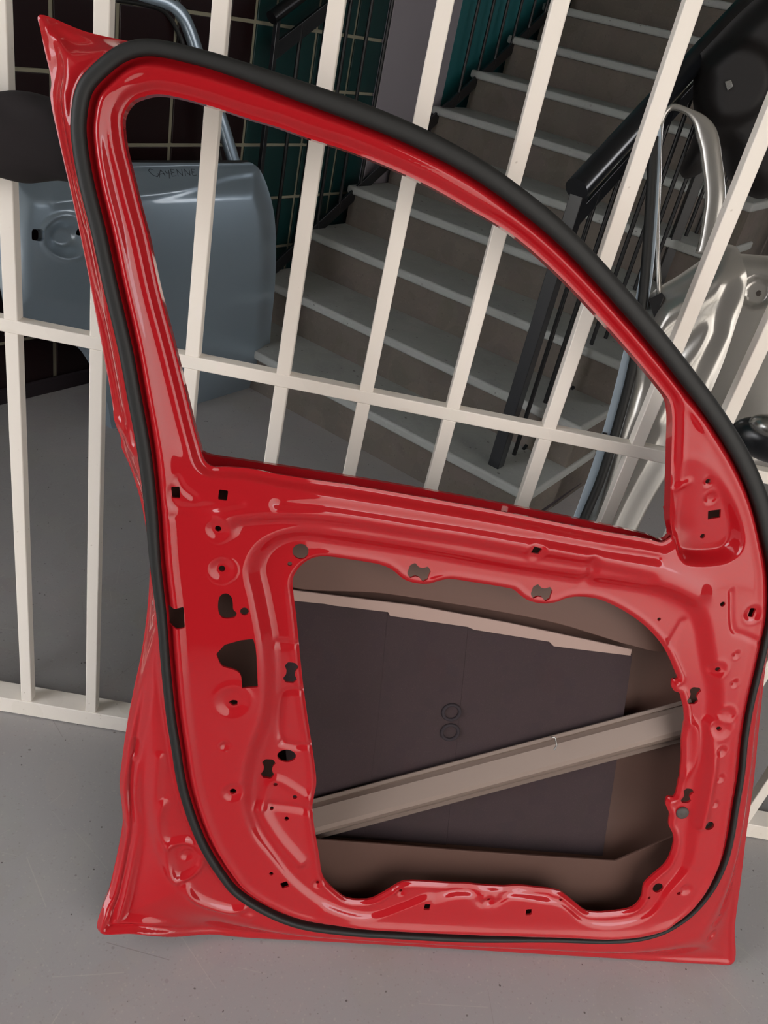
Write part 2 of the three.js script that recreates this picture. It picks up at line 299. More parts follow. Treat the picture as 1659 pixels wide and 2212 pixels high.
  const service = spline([[0.2278,0.6796],[0.2277,0.6896],[0.2346,0.7062],[0.2471,0.7193],[0.2627,0.7256],[0.3010,0.7265],[0.3498,0.7238],[0.3656,0.7187],[0.3849,0.7067],[0.4007,0.7030],[0.4232,0.7045],[0.4365,0.7106],[0.4508,0.7154],[0.4885,0.7152],[0.5428,0.7127],[0.5502,0.7114],[0.5653,0.7021],[0.5802,0.6965],[0.6008,0.6954],[0.6185,0.6999],[0.6345,0.7088],[0.6544,0.7136],[0.6810,0.7133],[0.7153,0.7039],[0.7459,0.6908],[0.7758,0.6734],[0.8081,0.6464],[0.8355,0.6117],[0.8457,0.5957],[0.8381,0.5948],[0.8387,0.5850],[0.8454,0.5758],[0.8557,0.5729],[0.8600,0.5667],[0.8750,0.5380],[0.8849,0.4894],[0.8943,0.4580],[0.9028,0.4108],[0.9032,0.3819],[0.8928,0.3809],[0.8922,0.3690],[0.8988,0.3577],[0.9045,0.3499],[0.9090,0.3290],[0.9223,0.3096],[0.9275,0.2864],[0.9234,0.2544],[0.9062,0.2288],[0.8961,0.2105],[0.8982,0.1821],[0.8886,0.1615],[0.8550,0.1500],[0.8101,0.1467],[0.7841,0.1625],[0.7588,0.1801],[0.7458,0.1859],[0.6305,0.1864],[0.5666,0.1860],[0.4850,0.1842],[0.4749,0.1796],[0.4502,0.1569],[0.4329,0.1442],[0.4141,0.1409],[0.3938,0.1422],[0.3785,0.1513],[0.3496,0.1797],[0.3340,0.2277],[0.3173,0.2841],[0.3112,0.3149],[0.3113,0.3527],[0.3030,0.3881],[0.2923,0.4259],[0.2667,0.5185],[0.2391,0.6337],[0.2317,0.6620]], true, 520);
  const inner = 0.062, ringH = 0.046;
  // punched holes: outlines first, then round and bow-tie ones
  const hole = (poly, closed = true) => ({ poly, closed });
  const circ = ([x, y], r, sx = 1, n = 16) => hole(Array.from({ length: n }, (_, i) => [x + Math.cos(i / n * 6.2832) * r * sx, y + Math.sin(i / n * 6.2832) * r]));
  const rect = ([x, y], w, h, q = 0) => hole([[-w, -h], [w, -h], [w, h], [-w, h]].map(([a, b]) => [x + (a * Math.cos(q) - b * Math.sin(q)) / 2, y + (a * Math.sin(q) + b * Math.cos(q)) / 2]));
  const bow = ([x, y], w, h, q) => hole([[-1, -.55], [-.62, -1], [-.2, -.62], [.2, -.62], [.62, -1], [1, -.55], [1, .55], [.62, 1], [.2, .62], [-.2, .62], [-.62, 1], [-1, .55]].map(([a, b]) => [a * w / 2, b * h / 2]).map(([a, b]) => [x + a * Math.cos(q) - b * Math.sin(q), y + a * Math.sin(q) + b * Math.cos(q)]));
  const holes = [
    hole([[0.0604,0.6265],[0.0825,0.6329],[0.0871,0.6005],[0.0646,0.5963]]),
    hole(spline([[0.1284,0.6501],[0.1314,0.6576],[0.1387,0.6606],[0.1456,0.6559],[0.1486,0.6470],[0.1504,0.6372],[0.1555,0.6328],[0.1543,0.6262],[0.1489,0.6234],[0.1367,0.6226],[0.1306,0.6311]], true, 40)),
    hole([[0.1348,0.5654],[0.1447,0.5813],[0.1602,0.5884],[0.1664,0.5913],[0.1836,0.5956],[0.1887,0.5815],[0.1919,0.5670],[0.2001,0.5188],[0.1778,0.5147],[0.1742,0.5333],[0.1709,0.5390],[0.1644,0.5427],[0.1455,0.5465],[0.1410,0.5520]]),
    hole([[0.8088,0.8728],[0.8269,0.8783],[0.8318,0.8653],[0.8138,0.8592]]),
    circ([0.1660,0.6363], 0.0062), circ([0.1158,0.7540], 0.0045), circ([0.1276,0.6956], 0.0046), circ([0.1860,0.3360], 0.005),
    hole([[0.1607,0.4881],[0.1662,0.4926],[0.1736,0.4926],[0.1746,0.4850],[0.1681,0.4827]]), rect([0.0549,0.7968], 0.011, 0.016, 0.15), rect([0.1170,0.8025], 0.012, 0.014),
    circ([0.2589,0.3973], 0.011, 1.3), circ([0.2317,0.7303], 0.0115), circ([0.2196,0.7097], 0.0035),
    bow([0.4043,0.7215], 0.032, 0.024, -0.15), bow([0.5918,0.7137], 0.031, 0.023, -0.1), bow([0.2451,0.5394], 0.034, 0.021, 1.6), bow([0.2340,0.3724], 0.033, 0.021, 1.6), bow([0.8790,0.5723], 0.03, 0.02, 1.6), bow([0.9229,0.3888], 0.028, 0.018, 1.6),
    rect([0.5610,0.7841], 0.012, 0.012, -0.1), rect([0.9195,0.7287], 0.009, 0.015), circ([0.8674,0.7373], 0.0042), circ([0.8966,0.6279], 0.004), circ([0.9308,0.5256], 0.004),
    circ([0.7911,0.9177], 0.004), circ([0.8174,0.8313], 0.004), circ([0.9231,0.3571], 0.0085), circ([0.9684,0.3456], 0.0085), circ([0.9202,0.2080], 0.0095), circ([0.9559,0.2059], 0.0035),
    rect([0.2877,0.1708], 0.0115, 0.0115, 0.5), circ([0.2636,0.1907], 0.0035), rect([0.5264,0.1445], 0.01, 0.0125), rect([0.7014,0.1470], 0.01, 0.0125, 0.15),
    circ([0.2489,0.3466], 0.0036), circ([0.2817,0.3269], 0.0038), circ([0.2743,0.2875], 0.0038), circ([0.2490,0.3033], 0.003), circ([0.7844,0.6940], 0.003),
    circ([0.3405,0.1723], 0.003), circ([0.4789,0.1664], 0.003), circ([0.6287,0.1638], 0.003), circ([0.7536,0.1724], 0.003), circ([0.9095,0.1872], 0.003),
  ];
  // pressed marks: [curve, depth (+ towards the viewer), half-width]
  const mark = (pts, d, w, closed = false, n) => ({ c: { poly: spline(pts, closed, n), closed }, d, w });
  const marks = [
    mark([[0.1252,0.7747],[0.1671,0.7879],[0.2541,0.7976],[0.3845,0.7948],[0.5201,0.7906],[0.6627,0.7799],[0.7680,0.7660],[0.8172,0.7500]], 0.0085, 0.021),
    mark([[0.1904,0.8012],[0.2526,0.8074],[0.3168,0.8071],[0.3825,0.8055],[0.4492,0.8045],[0.5175,0.8022],[0.6582,0.7966],[0.7448,0.7953]], -0.004, 0.006),
    mark([[0.1453,0.7628],[0.2191,0.7765],[0.2956,0.7797],[0.3878,0.7773],[0.4552,0.7761],[0.5454,0.7706],[0.6515,0.7682],[0.7397,0.7623]], -0.006, 0.011),
    mark([[0.1062,0.8327],[0.1488,0.8338],[0.2177,0.8295],[0.3133,0.8275],[0.4450,0.8246],[0.5825,0.8182],[0.7399,0.8121]], -0.0015, 0.004),
    mark([[0.0505,0.7988],[0.0493,0.7856],[0.0605,0.7767],[0.0997,0.7823],[0.1413,0.7955]], -0.003, 0.006), mark([[0.0560,0.8157],[0.0639,0.8039],[0.0801,0.7933]], -0.003, 0.005),
    mark([[0.0528,0.7625],[0.0829,0.7674],[0.1122,0.7695]], -0.0018, 0.004),
    mark([[0.2503,0.4235],[0.2443,0.4310],[0.2372,0.4981],[0.2414,0.5072],[0.2677,0.5117]], -0.0035, 0.004), mark([[0.2481,0.4192],[0.2711,0.4159],[0.2932,0.4198]], -0.0035, 0.004),
    mark([[0.2329,0.3060],[0.2412,0.3509],[0.2515,0.3536],[0.3075,0.3234]], 0.003, 0.006), mark([[0.2322,0.3008],[0.2651,0.2543],[0.3065,0.2106]], 0.006, 0.009), mark([[0.2431,0.3104],[0.2865,0.3085],[0.3103,0.3047]], -0.003, 0.006),
    mark([[0.2170,0.5855],[0.2466,0.5861]], -0.002, 0.004),
    mark([[0.8755,0.7583],[0.9004,0.6956],[0.9158,0.6912],[0.9569,0.6803]], -0.0022, 0.004),
    mark([[0.8232,0.6953],[0.8176,0.6734],[0.8118,0.6490]], -0.003, 0.005),
    mark([[0.6473,0.7801],[0.6541,0.7628],[0.6522,0.7478]], -0.005, 0.008), mark([[0.5631,0.7924],[0.5844,0.7911],[0.6202,0.7888],[0.6470,0.7895]], 0.003, 0.008),
    mark([[0.9146,0.5306],[0.9372,0.4637],[0.9493,0.3934],[0.9548,0.3434]], 0.006, 0.007), mark([[0.8836,0.5273],[0.9011,0.5121],[0.9146,0.4526],[0.9066,0.4252]], 0.004, 0.006),
    mark([[0.5375,0.1625],[0.5895,0.1788],[0.6177,0.1591],[0.6374,0.1606],[0.6688,0.1822],[0.7269,0.1771]], -0.004, 0.008),
    mark([[0.3592,0.1206],[0.4403,0.0979],[0.5984,0.1034],[0.7618,0.1091],[0.8715,0.1108],[0.9511,0.1347]], 0.003, 0.012),
    mark([[0.0841,0.2907],[0.0809,0.2647],[0.0869,0.2305],[0.0969,0.2156]], 0.005, 0.006), mark([[0.1355,0.1406],[0.1473,0.1185],[0.1728,0.1018],[0.2111,0.0934],[0.2316,0.0987]], 0.005, 0.006),
    mark([[0.0994,0.2123],[0.1233,0.2232],[0.1460,0.2128],[0.1529,0.1829],[0.1386,0.1591],[0.1160,0.1527],[0.1033,0.1788]], 0.006, 0.006, true), mark([[0.0701,0.3727],[0.0707,0.3148],[0.0734,0.2468],[0.0911,0.1867],[0.1249,0.1370],[0.1802,0.1024],[0.2429,0.0806]], 0.003, 0.007),
    mark([[0.0457,0.5902],[0.0410,0.5187],[0.0345,0.4478],[0.0299,0.3911]], 0.005, 0.006),
    mark([[-0.1488,1.3208],[-0.1296,1.3003],[-0.1225,1.2771],[-0.1244,1.2567],[-0.1072,1.1933],[-0.0830,1.1173]], 0.006, 0.007), mark([[-0.1375,1.2840],[-0.1345,1.2673],[-0.1352,1.2521],[-0.1178,1.1913],[-0.0943,1.1207],[-0.0683,1.0295],[-0.0442,0.9383],[-0.0248,0.8664]], -0.004, 0.006),
    mark([[-0.0392,0.8738],[-0.0243,0.8601],[-0.0126,0.8426],[-0.0030,0.8376]], 0.006, 0.008),
    mark([[0.0248,0.2209],[0.0233,0.1498],[0.0189,0.0762]], -0.005, 0.006), mark([[0.0337,0.3491],[0.0408,0.2398],[0.0411,0.1513],[0.0366,0.0728]], 0.006, 0.007),
    mark([[0.7505,0.8999],[0.7630,0.9108]], 0.004, 0.005),
  ];
  const dimples = [[[0.1158,0.7540], 0.017], [[0.1276,0.6956], 0.018], [[0.1860,0.3360], 0.017], [[0.1668,0.4904], 0.026], [[0.1647,0.4163], 0.008], [[0.8045,0.8936], 0.011], [[0.7904,0.9176], 0.008], [[0.9197,0.7280], 0.015], [[0.8951,0.6277], 0.015], [[0.9323,0.5258], 0.018], [[0.9332,0.5529], 0.015], [[0.9160,0.6580], 0.006], [[0.9288,0.6093], 0.006], [[0.9457,0.4872], 0.009], [[0.9598,0.4378], 0.007], [[0.9663,0.3890], 0.006], [[0.1291,0.1975], 0.012], [[1.0754,0.0834], 0.012], [[1.0730,0.1203], 0.012], [[0.4789,0.1664], 0.009], [[0.6287,0.1638], 0.011], [[0.3405,0.1723], 0.009], [[0.9662,0.2152], 0.012], [[0.5617,0.7835], 0.015]];
  const tri = { poly: spline([[0.7416,0.9380],[0.7590,0.9509],[0.8045,0.9197],[0.8521,0.8626],[0.8649,0.8280],[0.8542,0.8103],[0.7905,0.8002],[0.7769,0.8159],[0.7561,0.8706]], true, 60), closed: true };
  const triC = [0.8034,0.8773][1];
  const O = { poly: outline, closed: true }, S = { poly: seal, closed: true }, G = { poly: glass, closed: true }, R = { poly: ring, closed: true }, K = { poly: service, closed: true };
  const field = (x, y) => {
    let f = nearDist(O, x, y, 0.05);
    if (f > 0.006) return f;
    f = Math.max(f, -nearDist(G, x, y, 0.05), -nearDist(K, x, y, 0.05));
    for (const h of holes) f = Math.max(f, -nearDist(h, x, y, 0.02));
    return f;
  };
  const beltY = (x) => 0.845 - 0.035 * x;                        // about where the window sill runs
  const height = (x, y) => {
    const dO = Math.max(0, -nearDist(O, x, y, 0.3)), sS = -nearDist(S, x, y, 0.3), dW = nearDist(G, x, y, 0.3), sR = -nearDist(R, x, y, 0.2);
    const upper = sm(-0.02, 0.03, y - beltY(x));
    let h;
    const lift = 0.046;
    if (sS < 0) {
      const t = dO / (dO - sS + 1e-6);
      h = 0.004 + (lift - 0.012) * sm(0.05, 0.62, t) + 0.012 * sm(-0.016, -0.004, sS);
      const left = sm(0.16, 0.06, x) * sm(0.02, 0.04, dO - sS) * (1 - 0.7 * sm(0.45, 0.7, y)) * sm(0.0, 0.04, y);
      h += 0.036 * sm(0.2, 0.0, y) * sm(0.2, 0.07, x) * sm(0.0, 0.03, -sS);
      h += 0.004 * bump(dO, 0.006, 0.005) * sm(0.01, 0.03, dO - sS) * (1 - left) + left * (0.013 * sm(-0.002, 0.009, dO) - 0.009 * sm(0.011, 0.017, dO) + 0.008 * bump(dO, 0.028, 0.007) * sm(0.5, 0.3, y));
    } else {
      h = lift + (inner - lift) * sm(0.008, 0.021, sS);
      h += 0.0025 * bump(sS, 0.023, 0.006);
      h -= upper * (0.0065 * (1 - sm(0.012, 0.046, dW)) + 0.007 * (1 - sm(0.0045, 0.012, dW)) - 0.0012 * bump(dW, 0.0145, 0.003));
      h -= (1 - upper) * 0.006 * (1 - sm(0.006, 0.014, dW));
      const bottom = sm(0.42, 0.16, y), wide = 0.006 + 0.008 * (1 - bottom);
      h -= (inner - ringH) * (1 - 0.6 * bottom) * sm(-wide, wide, sR);
      const dK = nearDist(K, x, y, 0.05);
      h += 0.002 * bump(dK, 0.006, 0.004) - 0.004 * (1 - sm(0, 0.004, dK));
      { const k = sm(-0.007, 0.007, -nearDist(tri, x, y, 0.05)); h -= k * (0.014 - 0.21 * (y - triC)); }
    }
    for (const m of marks) { const d = nearDist(m.c, x, y, 0.05); if (d < 0.05 && d > -0.05) h += m.d * bump(d, 0, m.w); }
    for (const [[cx, cy], r] of dimples) { const d = Math.hypot(x - cx, y - cy); if (d < r * 1.6) h -= 0.0028 * (1 - sm(r * 0.45, r, d)) - 0.0007 * bump(d, r * 1.05, r * 0.18); }
    return h;
  };
  const common = { box: [-0.24, -0.01, 1.22, 1.4], step: 0.0021, soft: 2, field, height, edge: (x, y) => y > beltY(x) + 0.01 && dist(glass, x, y, true) < 0.01 && dist(outline, x, y, true) < -0.02 ? 0.02 : 0.004 + 0.028 * sm(0.25, 0.05, y) * sm(0.18, 0.08, x) };
  mesh('inner_panel', sheet({ ...common, keep: (x, y) => y < beltY(x) }), M.red, door);
  mesh('window_frame', sheet({ ...common, keep: (x, y) => y >= beltY(x) }), M.red, door);
  // outer skin, seen through the openings
  const belt = spline([[0.0722,0.8363],[0.0846,0.8306],[0.1320,0.8294],[0.1853,0.8290],[0.2942,0.8274],[0.4167,0.8236],[0.5377,0.8182],[0.6717,0.8100],[0.7684,0.8020],[0.7948,0.7971],[0.8048,0.8109]], false, 60);
  const opening = belt.concat([[0.7791,0.8557],[0.7382,0.9931],[0.7037,1.0341],[0.5783,1.1245],[0.4422,1.2023],[0.3301,1.2376],[0.2162,1.2611],[0.0913,1.2752],[-0.0115,1.2816],[-0.0638,1.2637],[-0.0625,1.2194],[-0.0158,1.0954],[0.0418,0.9174]]);
  const bulge = (x, y) => { const d = -nearDist(O, x, y, 0.3); return -0.055 * sm(0, 0.2, d) * sm(0, 0.35, y) * sm(1.15, 0.85, y) - 0.003; };
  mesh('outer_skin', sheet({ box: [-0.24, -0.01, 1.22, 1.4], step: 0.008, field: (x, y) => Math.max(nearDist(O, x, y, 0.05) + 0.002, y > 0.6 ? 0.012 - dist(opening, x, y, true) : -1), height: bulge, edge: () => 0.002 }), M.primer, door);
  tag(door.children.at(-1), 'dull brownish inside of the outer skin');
  const z3 = (poly, z) => poly.map(([x, y]) => [x, y, z]);
  mesh('belt_flange', sheet({ box: [-0.05, 0.7, 0.95, 0.95], step: 0.004, field: (x, y) => Math.max(Math.abs(dist(belt, x, y, false)) - 0.045, -dist(opening, x, y, true) - 0.0), height: () => -0.028, edge: () => 0.01 }), M.red, door);
  mesh('belt_reinforcement', plate(spline([[0.1985,0.7341],[0.4806,0.7243],[0.8351,0.7042],[0.8903,0.6286],[0.8379,0.6138],[0.7801,0.6194],[0.6409,0.6433],[0.3780,0.6572],[0.2090,0.6580]], true, 70), 0.004, -0.012), M.redDull, door);
  // pad, glue strip, beam
  const pads = [[[0.2260,0.6241],[0.2423,0.6199],[0.2852,0.6207],[0.3013,0.6196],[0.3855,0.6192],[0.4047,0.4211],[0.4207,0.1914],[0.3038,0.1925],[0.2366,0.4538]], [[0.3857,0.6177],[0.3902,0.6134],[0.5180,0.6100],[0.5389,0.4357],[0.5675,0.1847],[0.4207,0.1914],[0.4047,0.4211]], [[0.5181,0.6092],[0.5287,0.6064],[0.6560,0.6006],[0.6657,0.5934],[0.8029,0.5921],[0.8205,0.4663],[0.8584,0.1834],[0.6842,0.1818],[0.5677,0.1837],[0.5389,0.4357]]];
  pads.forEach((q, i) => tag(mesh('sound_pad', plate(q, 0.006, -0.034 + [0.0006, 0, -0.0004][i], 0.0004), M.pad, door), 'dark purple-brown sound deadening pad'));
  mesh('glue_strip', plate([[0.2112,0.6398],[0.2396,0.6381],[0.4282,0.6366],[0.5815,0.6261],[0.7425,0.6103],[0.7964,0.6050],[0.7973,0.5932],[0.6640,0.5941],[0.6543,0.6013],[0.5274,0.6071],[0.5160,0.6106],[0.3895,0.6141],[0.3855,0.6200],[0.3009,0.6203],[0.2849,0.6214],[0.2422,0.6206],[0.2137,0.6216]], 0.004, -0.0285), M.glue, door);
  const beamA = [0.3000,0.2185], beamB = [0.9372,0.4921];
  {
    const L = Math.hypot(beamB[0] - beamA[0], beamB[1] - beamA[1]), q = Math.atan2(beamB[1] - beamA[1], beamB[0] - beamA[0]);
    const prof = [[-0.040, -0.012], [-0.036, -0.008], [-0.032, -0.012], [-0.012, 0.010], [-0.004, 0.0138], [0.004, 0.0134], [0.029, -0.003], [0.032, -0.012], [0.036, -0.009], [0.040, -0.012]];
    const s = new THREE.Shape([...prof, ...[...prof].reverse().map(([a, b]) => [a, b - 0.002])].map(([a, b]) => new THREE.Vector2(a, b)));
    const g = new THREE.ExtrudeGeometry(s, { depth: L, bevelEnabled: false, steps: 1 });      // profile x -> across, y -> out, z -> along
    g.applyMatrix4(new THREE.Matrix4().makeBasis(new THREE.Vector3(-Math.sin(q), Math.cos(q), 0), new THREE.Vector3(0, 0, 1), new THREE.Vector3(Math.cos(q), Math.sin(q), 0)));
    g.translate(beamA[0], beamA[1], -0.012);
    tag(mesh('impact_beam', g, std('#8b7a70', 0.45, { metalness: 0.2 }), door), 'grey pressed steel side impact beam');
  }
  mesh('sill_reinforcement', plate([[0.3154,0.2161],[0.4239,0.2163],[0.5839,0.2150],[0.7494,0.2156],[0.8598,0.2170],[0.9618,0.2847],[1.0184,0.0966],[0.8285,0.0725],[0.3711,0.0550]], 0.004, 0.006), M.sillBrown, door);  // the cavity brown, slightly darkened to stand in for shade low down
  for (const c of [[0.5224,0.4537], [0.5277,0.4164]]) { const g = new THREE.TorusGeometry(0.014, 0.003, 8, 20); g.translate(c[0], c[1], -0.033); mesh('pad_knob', g, M.purple, door); }
  mesh('wire_clip', sweep(z3([[0.6853,0.4487],[0.6921,0.4477],[0.6979,0.4340],[0.6960,0.4248]], 0.004), () => [0.0015, 0.0015], false), M.steel, door);
  for (const c of [[0.9231,0.3571], [0.9684,0.3456]]) { const g = new THREE.LatheGeometry([[0, 0.003], [0.003, 0.0035], [0.004, 0.0018], [0.008, 0.002], [0.0105, 0.0008], [0.0108, -0.002]].map(([a, b]) => new THREE.Vector2(a, b)), 20); g.rotateX(Math.PI / 2); g.translate(c[0], c[1], 0.05); tag(mesh('rubber_plug', g, std('#4a4440', 0.6), door), 'grey rubber plug'); }
  // weatherstrip
  const n = seal.length;
  const roof = (i) => { const y = seal[i][1]; return y; };
  mesh('weatherstrip', sweep(seal.map(([x, y]) => [x, y, 0.052 + 0.005 * sm(0.7, 1.0, y) - 0.004 * sm(0.55, 0.8, x) * sm(0.9, 0.7, y)]), (t, i) => {
    const [x, y] = seal[i] , low = sm(0.3, 0.02, y);
    const mid = sm(0.55, 0.85, y), right = sm(0.55, 0.8, x) * sm(0.9, 0.7, y);
    const over = sm(0.02, 0.2, x) * sm(0.75, 0.9, y);
    return [(0.0066 + 0.0023 * mid + 0.0030 * over - 0.0012 * low) * (1 - 0.25 * right), 0.008 + 0.002 * over - 0.002 * right];
  }, true, [0, 0, 1], 18, 2.4), M.rubber, door);
}
// ---------------------------------------------------------------- silver-blue rear door behind the fence
{
  const d = thing('car_door', 'silver-blue rear car door with handwriting, standing against the tiled wall', 'car door'); place(d, [[-0.46658,0.00000,-2.76825],[0.57358,0.00000,-0.81915],[-0.22594,0.96121,-0.15821],[0.78738,0.27582,0.55133]]);
  const out = spline([[-0.6849,0.8315],[-0.5760,0.8321],[-0.2846,0.8264],[-0.0128,0.8207],[0.1940,0.8174],[0.2718,0.8147],[0.3068,0.7806],[0.3361,0.7099],[0.3508,0.6297],[0.3462,0.4828],[0.3333,0.3490],[0.3216,0.2466],[0.3217,0.1578],[0.3188,0.0861],[0.2590,0.0163],[0.1320,-0.0041],[-0.0317,-0.0076],[-0.1417,-0.0130],[-0.2860,-0.0177],[-0.3925,-0.0216],[-0.4320,0.1141],[-0.4581,0.2103],[-0.4792,0.2615],[-0.5077,0.3042],[-0.5463,0.3308],[-0.6176,0.3501],[-0.7008,0.3790],[-0.7804,0.4013]], true, 240);
  const O = { poly: out, closed: true };
  const cup = [-0.5329,0.6311], yTop = [-0.1988,0.8237][1];
  const crease = { poly: spline([[-0.5548,0.7278],[-0.4481,0.7328],[-0.2140,0.7357],[-0.0234,0.7521],[0.1239,0.7778],[0.2800,0.7889]], false, 40), closed: false };
  const squares = [{ poly: [[-0.6404,0.6617],[-0.6096,0.6595],[-0.6055,0.6518],[-0.6091,0.6346],[-0.6191,0.6279],[-0.6463,0.6339]], closed: true }, { poly: [[-0.4886,0.6534],[-0.4640,0.6517],[-0.4649,0.6310],[-0.4911,0.6330]], closed: true }];
  const height = (x, y) => {
    const dO = -nearDist(O, x, y, 0.2);
    let h = 0.03 * sm(0, 0.12, dO) + (y < 0.62 ? 0.085 * (1 - ((0.62 - y) / 0.62) ** 2) : 0.085 - 0.006 * ((y - 0.62) / 0.2) ** 2) - 0.05;
    h += 0.005 * bump(nearDist(crease, x, y, 0.06), 0, 0.012);
    const q = Math.hypot((x - cup[0]) / 0.075, (y - cup[1]) / 0.055); h -= 0.03 * (1 - sm(0.35, 1, q)); h += 0.004 * bump(q, 1.08, 0.12);
    h -= 0.006 * (1 - sm(0.004, 0.01, Math.abs(y - yTop + 0.012)));
    return h;
  };
  const tex = (() => {
    const c = document.createElement('canvas'); c.width = 1024; c.height = 256; const x = c.getContext('2d'); x.fillStyle = '#93a4b1'; x.fillRect(0, 0, 1024, 256);
    x.strokeStyle = '#20262c'; x.lineWidth = 9; x.lineCap = 'round';
    const L = [[[110, 60, 60, 30, 20, 60, 60, 150, 130, 200], [130, 200, 160, 160, 160, 130]], [[160, 210, 190, 120, 220, 60, 250, 120, 265, 190], [175, 150, 220, 140, 265, 135]], [[290, 80, 300, 130, 340, 130], [350, 70, 345, 140, 320, 240]], [[440, 60, 390, 50, 385, 100, 430, 120, 380, 130, 380, 200, 450, 190]], [[480, 200, 490, 130, 490, 60, 530, 140, 560, 190, 570, 120, 575, 60]], [[610, 200, 620, 130, 625, 60, 660, 140, 690, 190, 700, 120, 705, 60]], [[800, 70, 745, 60, 740, 110, 790, 125, 735, 140, 740, 200, 810, 190]]];
    for (const l of L) for (const s of l) { x.beginPath(); x.moveTo(s[0], s[1]); for (let i = 2; i < s.length; i += 2) x.lineTo(s[i], s[i + 1]); x.stroke(); }
    const t = new THREE.CanvasTexture(c); t.colorSpace = THREE.SRGBColorSpace; return t;
  })();
  mesh('outer_panel', sheet({ box: [-0.75, -0.15, 0.36, 0.86], step: 0.006, field: (x, y) => Math.max(nearDist(O, x, y, 0.05), ...squares.map(s => -nearDist(s, x, y, 0.02))), height, edge: () => 0.03 }), M.silverBlue, d);
  const a = [-0.1984,0.8051], b = [0.0480,0.7999], hgt = 0.036;
  const wg = new THREE.PlaneGeometry(b[0] - a[0], hgt, 24, 4); wg.translate((a[0] + b[0]) / 2, a[1] - hgt * 0.35, 0);
  { const p = wg.attributes.position; for (let i = 0; i < p.count; i++) p.setZ(i, height(p.getX(i), p.getY(i)) + 0.0012); wg.computeVertexNormals(); }
  tag(mesh('handwriting', wg, phy('#ffffff', 0.3, { map: tex, metalness: 0.42, clearcoat: 1, clearcoatRoughness: 0.08 }), d), 'handwritten pen lettering');
  const frame = [[0.1287,1.3706],[0.0746,1.2895],[0.0477,1.2366],[0.1062,1.0853],[0.1606,0.9500],[0.1944,0.8204]];
  mesh('window_frame', sweep(spline([[-0.1759,1.3006],[-0.0597,1.2904],[0.0278,1.2779],[0.0785,1.2427],[0.1359,1.1027],[0.1976,0.9521],[0.2411,0.8203],[0.2481,0.8052]], false, 60).map(([x, y]) => [x, y, -0.035]), () => [0.024, 0.014], false, [0, 0, 1], 12, 3), M.silverBlue, d);
  mesh('window_channel', sweep(spline([[-0.1824,1.2649],[-0.0643,1.2633],[0.0014,1.2503],[0.0436,1.2012],[0.0915,1.0733],[0.1533,0.9086],[0.1752,0.8213]], false, 60).map(([x, y]) => [x, y, -0.03]), () => [0.006, 0.008], false), M.rubber, d);
  mesh('belt_moulding', plate([[-0.6666,0.8364],[-0.1737,0.8320],[0.2916,0.8256],[0.3087,0.8147],[-0.1755,0.8213],[-0.6684,0.8284]], 0.02, -0.02), M.rubber, d);
  const g = new THREE.SphereGeometry(0.05, 24, 12, 0, 6.2832, 0, 1.1); g.rotateX(Math.PI / 2); g.scale(1, 0.45, 0.4); g.translate(...[-0.5529,0.6072], -0.005); 
  mesh('handle_cup', g, M.silverBlue, d);
}
